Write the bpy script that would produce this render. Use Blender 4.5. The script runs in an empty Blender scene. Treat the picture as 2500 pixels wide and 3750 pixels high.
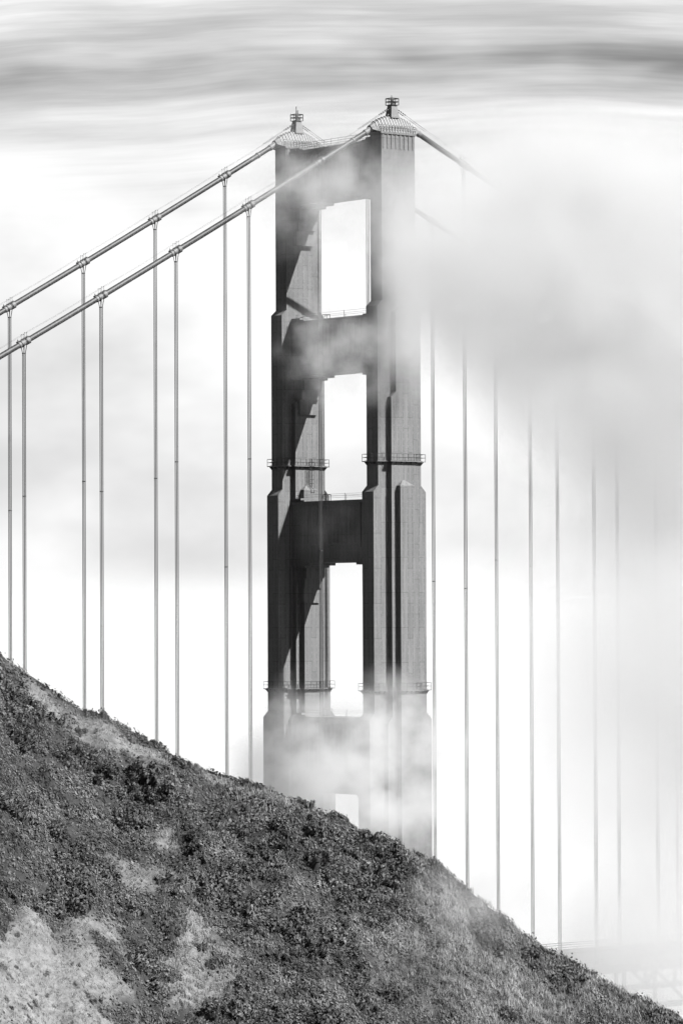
import bpy, math, random
import numpy as np
from mathutils import Matrix, Vector

# ------------------------------------------------------------------ camera, sky, sun, exposure
sc = bpy.context.scene
COL = sc.collection
CAM = Vector((-430.778, -547.787, 140.1705))
YAW, PITCH, ROLL, FPX = 0.665353, 0.0252062, -0.00452985, 14385.335
RT = Vector((math.cos(YAW), -math.sin(YAW), 0))          # level right
FW = Vector((math.sin(YAW), math.cos(YAW), 0))           # level forward
fwd = Vector((math.sin(YAW) * math.cos(PITCH), math.cos(YAW) * math.cos(PITCH), math.sin(PITCH)))
up0 = RT.cross(fwd)
cr = math.cos(ROLL) * RT + math.sin(ROLL) * up0
cu = -math.sin(ROLL) * RT + math.cos(ROLL) * up0
cam_data = bpy.data.cameras.new('camera')
cam_data.sensor_fit = 'HORIZONTAL'
cam_data.sensor_width = 36.0
cam_data.lens = FPX / 2500 * 36.0
cam_data.clip_start = 1.0
cam_data.clip_end = 80000.0
cam = bpy.data.objects.new('camera', cam_data)
COL.objects.link(cam)
cam.matrix_world = Matrix(((cr.x, cu.x, -fwd.x, CAM.x), (cr.y, cu.y, -fwd.y, CAM.y),
                           (cr.z, cu.z, -fwd.z, CAM.z), (0, 0, 0, 1)))
sc.camera = cam

PATCH_OFF = (1.2, 9.9, 3.3)
FOG_OFF = (3.9, 6.6, 4.2)
SKY_OFF = (7.3, 2.2, 9.1)
SUN_TO = Vector((0.412, -0.945, 1.0)).normalized()        # towards the sun
SUN_EL = math.asin(SUN_TO.z)
world = bpy.data.worlds.new('World')
sc.world = world
world.use_nodes = True


def build_world():
    nt = world.node_tree
    nt.nodes.clear()
    N, L = nt.nodes.new, nt.links.new

    def M(op, a, b=None, c=None):
        k = N('ShaderNodeMath'); k.operation = op
        for i, x in enumerate((a, b, c)):
            if x is None: continue
            if isinstance(x, (int, float)): k.inputs[i].default_value = x
            else: L(x, k.inputs[i])
        return k.outputs[0]

    def ramp(v, f0, f1, t0, t1):
        r = N('ShaderNodeMapRange'); r.interpolation_type = 'SMOOTHSTEP'
        for nm, q in (('From Min', f0), ('From Max', f1), ('To Min', t0), ('To Max', t1)):
            r.inputs[nm].default_value = q
        L(v, r.inputs['Value'])
        return r.outputs[0]

    def mixf(f, a, b):
        k = N('ShaderNodeMix'); k.data_type = 'FLOAT'
        for i, x in ((0, f), (2, a), (3, b)):
            if isinstance(x, (int, float)): k.inputs[i].default_value = x
            else: L(x, k.inputs[i])
        return k.outputs[0]

    def noise(vec, scale, detail, rough, sc3, off=SKY_OFF):
        mp = N('ShaderNodeMapping'); mp.inputs['Scale'].default_value = sc3
        mp.inputs['Location'].default_value = off
        L(vec, mp.inputs['Vector'])
        n = N('ShaderNodeTexNoise'); n.inputs['Scale'].default_value = scale
        n.inputs['Detail'].default_value = detail; n.inputs['Roughness'].default_value = rough
        L(mp.outputs[0], n.inputs['Vector'])
        return n.outputs['Fac']
    out = N('ShaderNodeOutputWorld')
    bg = N('ShaderNodeBackground')
    bg.inputs['Strength'].default_value = 1.0
    L(bg.outputs[0], out.inputs[0])
    # clear sky (grey), seen overhead between the clouds
    sky = N('ShaderNodeTexSky')
    sky.sky_type = 'NISHITA'
    sky.sun_disc = False
    sky.sun_elevation = SUN_EL
    sky.sun_rotation = math.atan2(SUN_TO.x, SUN_TO.y)
    bw = N('ShaderNodeRGBToBW')
    L(sky.outputs[0], bw.inputs[0])
    clear = M('MINIMUM', M('MULTIPLY', bw.outputs[0], 0.05), 0.055)   # deep grey, as through a red filter
    tc = N('ShaderNodeTexCoord')
    rot = N('ShaderNodeVectorRotate'); rot.rotation_type = 'Z_AXIS'
    rot.inputs['Angle'].default_value = YAW
    L(tc.outputs['Generated'], rot.inputs['Vector'])
    d = rot.outputs[0]
    sep = N('ShaderNodeSeparateXYZ'); L(d, sep.inputs[0])
    z = sep.outputs['Z']
    # wind-drawn cloud streaks, gently tilted and wavy
    wave = noise(d, 1.0, 2, 0.5, (5, 5, 6))
    zw = M('ADD', M('MULTIPLY_ADD', wave, 0.034, z), -0.017)
    cmb = N('ShaderNodeCombineXYZ')
    L(sep.outputs['X'], cmb.inputs[0]); L(sep.outputs['Y'], cmb.inputs[1]); L(zw, cmb.inputs[2])
    st = noise(cmb.outputs[0], 1.0, 8, 0.55, (8, 8, 105))
    fine = noise(cmb.outputs[0], 1.0, 6, 0.6, (13, 13, 420))
    streak = M('MULTIPLY', ramp(st, 0.30, 0.66, 0.155, 0.25), ramp(fine, 0.28, 0.70, 0.89, 1.05))
    # a darker sheet of cloud in the layer above the fog
    patch = noise(d, 1.0, 3, 0.5, (13, 13, 50), PATCH_OFF)
    g = M('DIVIDE', M("SUBTRACT", zw, 0.1335), 0.0075)
    band = M('POWER', 2.718, M('MULTIPLY', M('MULTIPLY', g, g), -1.0))
    dark = M('MULTIPLY', band, ramp(patch, 0.36, 0.60, 0.25, 0.62))
    cloud = M('MULTIPLY', streak, M('SUBTRACT', 1.0, dark))
    # the cloud thins out overhead
    cover = ramp(z, 0.17, 0.38, 1.0, 0.0)
    high = mixf(cover, clear, cloud)
    # bright marine layer low round the horizon, soft mottling, ragged top
    mot = noise(d, 1.0, 5, 0.5, (9, 9, 16), FOG_OFF)
    edge = M('MULTIPLY_ADD', mot, 0.05, z)
    low = ramp(edge, 0.112, 0.158, 1.0, 0.0)
    fogv = ramp(mot, 0.36, 0.64, 0.268, 0.18)
    fogv = mixf(ramp(z, -0.002, 0.016, 1.0, 0.0), fogv, 0.262)
    L(mixf(low, high, fogv), bg.inputs['Color'])


build_world()

sun_data = bpy.data.lights.new('sun', 'SUN')
sun_data.energy = 5.0
sun_data.angle = math.radians(0.5)
sun_data.color = (1, 1, 1)
sun = bpy.data.objects.new('sun', sun_data)
COL.objects.link(sun)
sun.rotation_euler = SUN_TO.to_track_quat('Z', 'Y').to_euler()
sun.location = (0, 0, 400)

sc.view_settings.view_transform = 'Standard'
sc.view_settings.look = 'None'
sc.view_settings.gamma = 1.0
sc.view_settings.exposure = 2.0
sc.render.engine = 'CYCLES'
cy = sc.cycles
cy.max_bounces = 6
cy.diffuse_bounces = 3
cy.glossy_bounces = 2
cy.volume_bounces = 3
cy.transparent_max_bounces = 16
cy.use_adaptive_sampling = True
cy.adaptive_threshold = 0.02
cy.volume_step_rate = 1.0
cy.volume_max_steps = 256
cy.use_denoising = True
try:
    cy.denoiser = 'OPENIMAGEDENOISE'
    cy.denoising_input_passes = 'RGB_ALBEDO_NORMAL'
except Exception:
    pass

# ------------------------------------------------------------------ helpers
rng = random.Random(7)
nrng = np.random.default_rng(7)


def at(s, t, z):
    """point s metres right of and t metres ahead of the camera's foot, at height z"""
    return Vector((CAM.x + RT.x * s + FW.x * t, CAM.y + RT.y * s + FW.y * t, z))


def tag(o, label=None, cat=None, group=None, kind=None):
    if label: o['label'] = label
    if cat: o['category'] = cat
    if group: o['group'] = group
    if kind: o['kind'] = kind
    return o


def empty(name, loc=(0, 0, 0)):
    o = bpy.data.objects.new(name, None)
    o.empty_display_size = 0.5
    COL.objects.link(o)
    o.location = loc
    return o


def put(name, me, parent=None, loc=None):
    o = bpy.data.objects.new(name, me)
    COL.objects.link(o)
    if parent is not None:
        o.parent = parent
    if loc is not None:
        o.location = loc
    return o


class MB:
    def __init__(self):
        self.v, self.f = [], []

    def add(self, vs, fs):
        b = len(self.v)
        self.v += [tuple(x) for x in vs]
        self.f += [tuple(i + b for i in f) for f in fs]

    def box(self, x0, x1, y0, y1, z0, z1):
        self.add([(x0, y0, z0), (x1, y0, z0), (x1, y1, z0), (x0, y1, z0),
                  (x0, y0, z1), (x1, y0, z1), (x1, y1, z1), (x0, y1, z1)],
                 [(3, 2, 1, 0), (4, 5, 6, 7), (0, 1, 5, 4), (1, 2, 6, 5), (2, 3, 7, 6), (3, 0, 4, 7)])

    def frustum(self, a0, b0, z0, a1, b1, z1, cx=0, cy_=0, ox=0, oy=0):
        self.add([(cx - a0, cy_ - b0, z0), (cx + a0, cy_ - b0, z0), (cx + a0, cy_ + b0, z0), (cx - a0, cy_ + b0, z0),
                  (cx + ox - a1, cy_ + oy - b1, z1), (cx + ox + a1, cy_ + oy - b1, z1),
                  (cx + ox + a1, cy_ + oy + b1, z1), (cx + ox - a1, cy_ + oy + b1, z1)],
                 [(3, 2, 1, 0), (4, 5, 6, 7), (0, 1, 5, 4), (1, 2, 6, 5), (2, 3, 7, 6), (3, 0, 4, 7)])

    def prism_xz(self, pts, y0, y1):
        n = len(pts)
        self.add([(x, y0, z) for x, z in pts] + [(x, y1, z) for x, z in pts],
                 [tuple(range(n))[::-1], tuple(range(n, 2 * n))] +
                 [(i, (i + 1) % n, n + (i + 1) % n, n + i) for i in range(n)])

    def prism_xy(self, pts, z0, z1):
        n = len(pts)
        self.add([(x, y, z0) for x, y in pts] + [(x, y, z1) for x, y in pts],
                 [tuple(range(n))[::-1], tuple(range(n, 2 * n))] +
                 [(i, (i + 1) % n, n + (i + 1) % n, n + i) for i in range(n)])

    def tube(self, pts, r, n=8, cap=True):
        pts = [Vector(p) for p in pts]
        rings = []
        m = len(pts)
        rr = r if isinstance(r, (list, tuple)) else [r] * m
        for i, p in enumerate(pts):
            d = (pts[min(i + 1, m - 1)] - pts[max(i - 1, 0)]).normalized()
            a = Vector((0, 0, 1)) if abs(d.z) < 0.95 else Vector((1, 0, 0))
            e1 = d.cross(a).normalized()
            e2 = e1.cross(d)
            rings.append([p + rr[i] * (math.cos(2 * math.pi * k / n) * e1 + math.sin(2 * math.pi * k / n) * e2)
                          for k in range(n)])
        vs = [q for ring in rings for q in ring]
        fs = []
        for i in range(m - 1):
            for k in range(n):
                k2 = (k + 1) % n
                fs.append((i * n + k, i * n + k2, (i + 1) * n + k2, (i + 1) * n + k))
        if cap:
            fs += [tuple(range(n))[::-1], tuple(range((m - 1) * n, m * n))]
        self.add(vs, fs)

    def bar(self, a, b, w):
        """square bar from a to b"""
        self.tube([a, b], w * 0.7071, 4)

    def mesh(self, name, mat, smooth=False):
        me = bpy.data.meshes.new(name)
        me.from_pydata(self.v, [], self.f)
        me.materials.append(mat)
        if smooth:
            me.polygons.foreach_set('use_smooth', [True] * len(me.polygons))
        me.update()
        return me

    def build(self, name, mat, parent=None, smooth=False):
        return put(name, self.mesh(name, mat, smooth), parent)


# ------------------------------------------------------------------ materials (black-and-white place: neutral greys)
def new_mat(name):
    m = bpy.data.materials.new(name)
    m.use_nodes = True
    nt = m.node_tree
    nt.nodes.clear()
    out = nt.nodes.new('ShaderNodeOutputMaterial')
    return m, nt, out


def simple_mat(name, base, rough=0.7, var=0.3, scale=2.0, bump=0.0, metal=0.0, stretch=(1, 1, 1), detail=5):
    m, nt, out = new_mat(name)
    N, L = nt.nodes.new, nt.links.new
    b = N('ShaderNodeBsdfPrincipled')
    b.inputs['Roughness'].default_value = rough
    b.inputs['Metallic'].default_value = metal
    b.inputs['Specular IOR Level'].default_value = 0.3
    g = N('ShaderNodeNewGeometry')
    mp = N('ShaderNodeMapping'); mp.inputs['Scale'].default_value = stretch
    L(g.outputs['Position'], mp.inputs['Vector'])
    n = N('ShaderNodeTexNoise'); n.inputs['Scale'].default_value = scale
    n.inputs['Detail'].default_value = detail; n.inputs['Roughness'].default_value = 0.6
    L(mp.outputs[0], n.inputs['Vector'])
    r = N('ShaderNodeMapRange')
    r.inputs['From Min'].default_value = 0.3; r.inputs['From Max'].default_value = 0.7
    r.inputs['To Min'].default_value = base * (1 - var); r.inputs['To Max'].default_value = base * (1 + var)
    L(n.outputs['Fac'], r.inputs['Value'])
    L(r.outputs[0], b.inputs['Base Color'])
    if bump:
        bp = N('ShaderNodeBump'); bp.inputs['Strength'].default_value = bump
        bp.inputs['Distance'].default_value = 0.05
        L(n.outputs['Fac'], bp.inputs['Height']); L(bp.outputs[0], b.inputs['Normal'])
    L(b.outputs[0], out.inputs['Surface'])
    return m


def steel_mat(name, base):
    """painted riveted plate: cell seams, joints, run-off stains"""
    m, nt, out = new_mat(name)
    N, L = nt.nodes.new, nt.links.new

    def math_(op, a, b=None, c=None):
        k = N('ShaderNodeMath'); k.operation = op
        for i, x in enumerate((a, b, c)):
            if x is None: continue
            if isinstance(x, (int, float)): k.inputs[i].default_value = x
            else: L(x, k.inputs[i])
        return k.outputs[0]
    b = N('ShaderNodeBsdfPrincipled')
    b.inputs['Roughness'].default_value = 0.7
    b.inputs['Specular IOR Level'].default_value = 0.08
    g = N('ShaderNodeNewGeometry')
    sp = N('ShaderNodeSeparateXYZ'); L(g.outputs['Position'], sp.inputs[0])
    sn = N('ShaderNodeSeparateXYZ'); L(g.outputs['True Normal'], sn.inputs[0])
    ny = math_('GREATER_THAN', math_('ABSOLUTE', sn.outputs['Y']), 0.6)
    nx = math_('GREATER_THAN', math_('ABSOLUTE', sn.outputs['X']), 0.6)
    side = math_('SIGN', sp.outputs['Y'])
    yl = math_('SUBTRACT', sp.outputs['Y'], math_('MULTIPLY', side, 13.715))
    horiz = math_('ADD', math_('MULTIPLY', ny, sp.outputs['X']), math_('MULTIPLY', nx, yl))
    u = math_('DIVIDE', horiz, 1.0668)
    fr = math_('ABSOLUTE', math_('SUBTRACT', math_('FRACT', u), 0.5))
    vline = math_('LESS_THAN', math_('ABSOLUTE', math_('SUBTRACT', fr, 0.44)), 0.022)
    cell = math_('FLOOR', u)
    wn = N('ShaderNodeTexWhiteNoise'); wn.noise_dimensions = '1D'
    L(cell, wn.inputs['W'])
    zz = math_('ADD', math_('DIVIDE', sp.outputs['Z'], 6.1), math_('MULTIPLY', math_('FLOOR', math_('MULTIPLY', wn.outputs['Value'], 2.6)), 0.31))
    hz = math_('LESS_THAN', math_('ABSOLUTE', math_('SUBTRACT', math_('FRACT', zz), 0.5)), 0.013)
    plate = N('ShaderNodeTexWhiteNoise'); plate.noise_dimensions = '2D'
    cmb = N('ShaderNodeCombineXYZ')
    L(cell, cmb.inputs[0]); L(math_('FLOOR', math_('ADD', zz, 0.5)), cmb.inputs[1])
    L(cmb.outputs[0], plate.inputs['Vector'])
    # stains
    mp = N('ShaderNodeMapping'); mp.inputs['Scale'].default_value = (2.6, 2.6, 0.16)
    L(g.outputs['Position'], mp.inputs['Vector'])
    st = N('ShaderNodeTexNoise'); st.inputs['Scale'].default_value = 1.0
    st.inputs['Detail'].default_value = 6; st.inputs['Roughness'].default_value = 0.65
    L(mp.outputs[0], st.inputs['Vector'])
    fine = N('ShaderNodeTexNoise'); fine.inputs['Scale'].default_value = 5.5
    fine.inputs['Detail'].default_value = 6; fine.inputs['Roughness'].default_value = 0.7
    L(g.outputs['Position'], fine.inputs['Vector'])
    f1 = math_('MULTIPLY_ADD', math_('SUBTRACT', st.outputs['Fac'], 0.5), 0.95, 1.0)
    f2 = math_('MULTIPLY_ADD', math_('SUBTRACT', fine.outputs['Fac'], 0.5), 1.0, 1.0)
    f3 = math_('MULTIPLY_ADD', plate.outputs['Value'], 0.12, 0.94)
    f4 = math_('SUBTRACT', 1.0, math_('MULTIPLY', math_('MULTIPLY', vline, math_('GREATER_THAN', math_('FRACT', math_('MULTIPLY', sp.outputs['Z'], 0.83)), 0.3)), 0.4))
    # dark run-off beneath joints: dotted horizontals
    f5 = math_('SUBTRACT', 1.0, math_('MULTIPLY', math_('MULTIPLY', hz, math_('GREATER_THAN', fine.outputs['Fac'], 0.47)), 0.3))
    val = math_('MULTIPLY', math_('MULTIPLY', math_('MULTIPLY', f1, f2), math_('MULTIPLY', f3, f4)), f5)
    col = math_('MULTIPLY', val, base)
    L(col, b.inputs['Base Color'])
    bp = N('ShaderNodeBump'); bp.inputs['Strength'].default_value = 0.25; bp.inputs['Distance'].default_value = 0.03
    L(math_('SUBTRACT', fine.outputs['Fac'], math_('ADD', vline, hz)), bp.inputs['Height'])
    L(bp.outputs[0], b.inputs['Normal'])
    L(b.outputs[0], out.inputs['Surface'])
    return m


M_STEEL = steel_mat('painted_tower_steel', 0.077)
M_TRIM = simple_mat('painted_trim_steel', 0.07, 0.6, 0.25, 3.0)
M_DARK = simple_mat('dark_weathered_steel', 0.014, 0.6, 0.3, 4.0)
M_PALE = simple_mat('pale_worn_paint', 0.15, 0.6, 0.2, 4.0)
M_CABLE = simple_mat('cable_wrapping', 0.019, 0.55, 0.65, 1.6, 0.4, stretch=(3.0, 1, 1), detail=8)
M_ROPE = simple_mat('wire_rope', 0.012, 0.6, 0.35, 5.0)
M_DECK = simple_mat('deck_steel', 0.06, 0.7, 0.3, 1.0)
M_ROAD = simple_mat('road_asphalt', 0.05, 0.9, 0.25, 2.0)


def water_mat():
    m, nt, out = new_mat('bay_water')
    N, L = nt.nodes.new, nt.links.new
    b = N('ShaderNodeBsdfPrincipled')
    b.inputs['Base Color'].default_value = (0.04, 0.04, 0.04, 1)
    b.inputs['Roughness'].default_value = 0.25
    n = N('ShaderNodeTexNoise'); n.inputs['Scale'].default_value = 0.15; n.inputs['Detail'].default_value = 8
    g = N('ShaderNodeNewGeometry'); L(g.outputs['Position'], n.inputs['Vector'])
    bp = N('ShaderNodeBump'); bp.inputs['Strength'].default_value = 0.6; bp.inputs['Distance'].default_value = 1.0
    L(n.outputs['Fac'], bp.inputs['Height']); L(bp.outputs[0], b.inputs['Normal'])
    L(b.outputs[0], out.inputs['Surface'])
    return m


M_WATER = water_mat()

# ------------------------------------------------------------------ ground: the headland, the bay
RIDGE = [(-29.49, 137.14), (-28.54, 136.31), (-27.21, 135.46), (-25.72, 134.43), (-23.83, 133.2), (-22.42, 132.19),
         (-20.62, 131.67), (-18.95, 130.56), (-17.44, 129.81), (-16.03, 129.08), (-14.81, 128.24), (-13.7, 127.67),
         (-12.58, 127.44), (-11.36, 126.83), (-9.76, 126.41), (-9.01, 126.27), (-6.98, 125.57), (-5.11, 124.73),
         (-3.24, 123.98), (-1.4, 123.35), (-0.12, 122.84), (1.0, 122.07), (1.74, 121.54), (3.58, 120.98),
         (5.06, 120.2), (6.18, 119.9), (7.29, 119.39), (8.03, 119.2), (9.48, 117.81), (11.14, 116.45), (12.8, 115.18),
         (13.91, 114.44), (14.99, 113.33), (16.09, 112.6), (17.2, 111.67), (18.3, 111.22), (19.4, 110.76),
         (21.03, 109.77), (22.31, 109.04), (23.6, 108.31), (25.24, 107.67), (26.5, 107.03), (27.96, 106.3),
         (28.67, 105.66)]
R_S = np.array([a for a, b in RIDGE]); R_Z = np.array([b for a, b in RIDGE])
R_OFF = 0.45          # the ground lies this far under the skyline of the scrub


def vnoise(x, y, seed):
    """smooth value noise, numpy"""
    xi, yi = np.floor(x).astype(np.int64), np.floor(y).astype(np.int64)
    xf, yf = x - xi, y - yi
    xf = xf * xf * (3 - 2 * xf); yf = yf * yf * (3 - 2 * yf)

    def h(a, b):
        n = (a * 374761393 + b * 668265263 + seed * 974634777) & 0x7fffffff
        n = ((n ^ (n >> 13)) * 1274126177) & 0x7fffffff
        return (n & 0xffff) / 65535.0
    return (h(xi, yi) * (1 - xf) + h(xi + 1, yi) * xf) * (1 - yf) + (h(xi, yi + 1) * (1 - xf) + h(xi + 1, yi + 1) * xf) * yf


def ridge_z(s):
    z = np.interp(s, R_S, R_Z)
    z = np.where(s < R_S[0], R_Z[0] + np.minimum((R_S[0] - s) * 0.42, 150 + 8 * np.sin(s / 40)), z)
    z = np.where(s > R_S[-1], R_Z[-1] - (s - R_S[-1]) * 0.52, z)
    return z - R_OFF


def ground_z(s, t):
    s = np.asarray(s, float); t = np.asarray(t, float)
    q = 336 - 0.10 * s - t
    front = ridge_z(s) - (0.62 * q - 1.0 * (1 - np.exp(-np.maximum(q, 0) / 5)))
    back = ridge_z(s) + 0.72 * q - 0.0 * q
    fade = np.clip(np.maximum(q, 0) / 4, 0, 1)
    und = ((vnoise(s / 5.5 + t / 9, t / 12.0 - s / 20, 3) - 0.5) * 2.8 + (vnoise(s / 2.2, t / 4.0, 5) - 0.5) * 1.0) * fade
    z = np.where(q >= 0, front + und, back)
    # the slope the camera stands on, and the gully between
    camhill = 138.3 - 0.42 * np.maximum(t - 6, 0) - 0.0015 * s * s
    z = np.where(t < 262, np.maximum(z, camhill), z)
    return np.maximum(z, -6.0)


PALE = [(-23.25, 302.7, 5.9, 5.25, 0.47, -6.33, 1.0), (-19.4, 301.53, 3.46, 1.1, -0.47, -2.83, 1.0), (-25.37, 305.64, 2.38, 1.98, 0.25, -3.08, 1.0), (-17.23, 319.31, 2.22, -0.34, -0.37, -1.36, 0.8), (-14.8, 325.42, 1.38, -0.25, -0.34, -1.26, 0.7), (-11.68, 313.38, 1.7, 2.08, 1.39, -3.13, 1.0), (-11.96, 309.26, 2.91, 1.09, -0.16, -1.85, 1.0), (-25.77, 336.38, 2.21, -0.82, -0.34, -1.43, 0.9), (-18.2, 334.45, 3.57, -1.2, -0.41, -1.73, 0.9), (-21.49, 335.02, 2.41, -1.92, -0.33, -1.18, 0.7), (-8.25, 335.17, 2.9, -1.22, -0.22, -0.97, 0.8), (-5.45, 334.39, 1.64, -0.39, -0.26, -1.11, 0.8), (6.6, 334.69, 1.47, -0.11, -0.24, -1.09, 0.8), (8.81, 330.95, 1.94, 0.28, -0.81, -2.65, 0.8), (8.85, 324.7, 6.13, 1.94, -2.43, -7.76, 0.55), (14.48, 325.26, 6.02, 3.71, -1.62, -5.71, 0.55), (-13.7, 320.49, 1.69, -1.32, -0.52, -1.3, 0.6), (-4.81, 320.22, 1.54, -0.5, -0.37, -1.15, 0.35)]


def paleness(s, t):
    """0 scrub .. 1 open dry grass, on the ground plan"""
    v = np.zeros_like(s)
    wob = (vnoise(s / 1.3, t / 1.3, 11) - 0.5) * 0.9 + (vnoise(s / 0.45, t / 0.45, 12) - 0.5) * 0.6
    for s0, t0, ax, ay, bx, by, st in PALE:
        det = ax * by - ay * bx
        ds, dt = s - s0, t - t0
        u = (ds * by - dt * bx) / det; w = (-ds * ay + dt * ax) / det
        r = np.sqrt(u * u + w * w) + wob
        v = np.maximum(v, st * np.clip((1.25 - r) / 0.6, 0, 1))
    return v


def axis(segs):
    a = []
    for x0, x1, d in segs:
        a += list(np.arange(x0, x1, d))
    return np.array(a + [segs[-1][1]])


def build_hill(mat):
    S = axis([(-900, -60, 12), (-60, -34, 1.6), (-34, 34, 0.45), (34, 60, 1.6), (60, 300, 12)])
    T = axis([(-40, 250, 8), (250, 290, 1.6), (290, 342, 0.45), (342, 360, 1.5), (360, 560, 10)])
    SS, TT = np.meshgrid(S, T, indexing='ij')
    Z = ground_z(SS, TT)
    P = np.stack([CAM.x + RT.x * SS + FW.x * TT, CAM.y + RT.y * SS + FW.y * TT, Z], -1).reshape(-1, 3)
    n, m = SS.shape
    i = np.arange((n - 1) * (m - 1)); a = (i // (m - 1)) * m + i % (m - 1)
    F = np.stack([a, a + m, a + m + 1, a + 1], -1)
    me = bpy.data.meshes.new('hillside')
    me.vertices.add(len(P)); me.vertices.foreach_set('co', P.ravel())
    me.loops.add(F.size); me.loops.foreach_set('vertex_index', F.ravel())
    me.polygons.add(len(F)); me.polygons.foreach_set('loop_start', np.arange(0, F.size, 4))
    me.polygons.foreach_set('loop_total', np.full(len(F), 4))
    me.polygons.foreach_set('use_smooth', np.ones(len(F), bool))
    me.update(calc_edges=True); me.validate()
    at_ = me.attributes.new('open_grass', 'FLOAT', 'POINT')
    v = paleness(SS.ravel(), TT.ravel())
    at_.data.foreach_set('value', v.astype(np.float32))
    me.materials.append(mat)
    return put('hillside', me)



def soil_mat():
    m, nt, out = new_mat('dry_grass_soil')
    N, L = nt.nodes.new, nt.links.new
    b = N('ShaderNodeBsdfPrincipled'); b.inputs['Roughness'].default_value = 0.95
    b.inputs['Specular IOR Level'].default_value = 0.1
    g = N('ShaderNodeNewGeometry')
    n = N('ShaderNodeTexNoise'); n.inputs['Scale'].default_value = 1.6; n.inputs['Detail'].default_value = 10
    n.inputs['Roughness'].default_value = 0.7
    L(g.outputs['Position'], n.inputs['Vector'])
    r0 = N('ShaderNodeMapRange'); r1 = N('ShaderNodeMapRange')
    for r, lo, hi in ((r0, 0.008, 0.03), (r1, 0.045, 0.13)):
        r.inputs['From Min'].default_value = 0.3; r.inputs['From Max'].default_value = 0.7
        r.inputs['To Min'].default_value = lo; r.inputs['To Max'].default_value = hi
        L(n.outputs['Fac'], r.inputs['Value'])
    a = N('ShaderNodeAttribute'); a.attribute_name = 'open_grass'
    mx = N('ShaderNodeMix'); mx.data_type = 'FLOAT'
    L(a.outputs['Fac'], mx.inputs[0]); L(r0.outputs[0], mx.inputs[2]); L(r1.outputs[0], mx.inputs[3])
    L(mx.outputs[0], b.inputs['Base Color'])
    bp = N('ShaderNodeBump'); bp.inputs['Strength'].default_value = 0.8; bp.inputs['Distance'].default_value = 0.15
    L(n.outputs['Fac'], bp.inputs['Height']); L(bp.outputs[0], b.inputs['Normal'])
    L(b.outputs[0], out.inputs['Surface'])
    return m


M_SOIL = soil_mat()
hill = build_hill(M_SOIL)
tag(hill, 'steep headland slope of dry grass and scrub falling to the right', 'hillside', kind='structure')

mb = MB()
NSEG = 64
ring = [(45000 * math.cos(2 * math.pi * k / NSEG), 45000 * math.sin(2 * math.pi * k / NSEG), 0.0) for k in range(NSEG)]
mb.add(ring, [tuple(range(NSEG))])
tag(mb.build('water', M_WATER), 'dark bay water far below the bridge deck', 'water', kind='structure')

# ------------------------------------------------------------------ the tower
C = 1.0668
H = 13.715
tower = tag(empty('bridge_tower', (0, 0, 0)),
            'tall stepped steel suspension bridge tower rising out of the fog', 'tower')


def stair(hs):
    """plan outline of nested rectangles [(hx,hy) widest in x first]"""
    q = [(hs[0][0], hs[0][1])]
    for (x1, y1), (x2, y2) in zip(hs, hs[1:]):
        q += [(x2, y1), (x2, y2)]
    pts = q + [(-x, y) for x, y in reversed(q)] + [(-x, -y) for x, y in q] + [(x, -y) for x, y in reversed(q)]
    return pts


def leg_mesh(cy0):
    mb = MB()
    hA = 1.5 * C
    prof = [(6.93, 62.0), (6.93, 121.2), (5.87, 122.3), (5.87, 160.9), (4.80, 162.03), (4.80, 193.35), (3.73, 194.3), (3.73, 223.5)]
    mb.prism_xz([(-x, z) for x, z in prof] + [(x, z) for x, z in reversed(prof)], cy0 - hA, cy0 + hA)
    hB = 2.5 * C
    prof = [(3.73, 62.5), (3.73, 120.6), (2.67, 121.7), (2.67, 177.4), (1.60, 178.4), (1.60, 192.3), (0.5, 193.2)]
    mb.prism_xz([(-x, z) for x, z in prof] + [(x, z) for x, z in reversed(prof)], cy0 - hB, cy0 + hB)
    hC = 3.5 * C
    mb.box(-1.585, 1.585, cy0 - hC, cy0 + hC, 63.0, 161.95)
    for sg in (-1, 1):    # hipped caps of the outer pilasters
        y0 = cy0 + sg * hC; y1 = cy0 + sg * hB
        mb.add([(-1.585, y0, 161.95), (1.585, y0, 161.95), (1.585, y1 - sg * .2, 161.95), (-1.585, y1 - sg * .2, 161.95), (0, y1 - sg * .2, 163.1)],
               [(0, 1, 4), (1, 2, 4), (3, 0, 4), (2, 3, 4)])
    # flutes below the crown
    for k in range(8):
        x = -3.35 + k * 0.957
        for sg in (-1, 1):
            mb.box(x - 0.14, x + 0.14, cy0 + sg * hA - 0.12, cy0 + sg * hA + 0.12, 220.9, 223.4)
    # cornice
    mb.box(-3.95, 3.95, cy0 - hA - 0.22, cy0 + hA + 0.22, 223.42, 223.78)
    return mb


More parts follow.
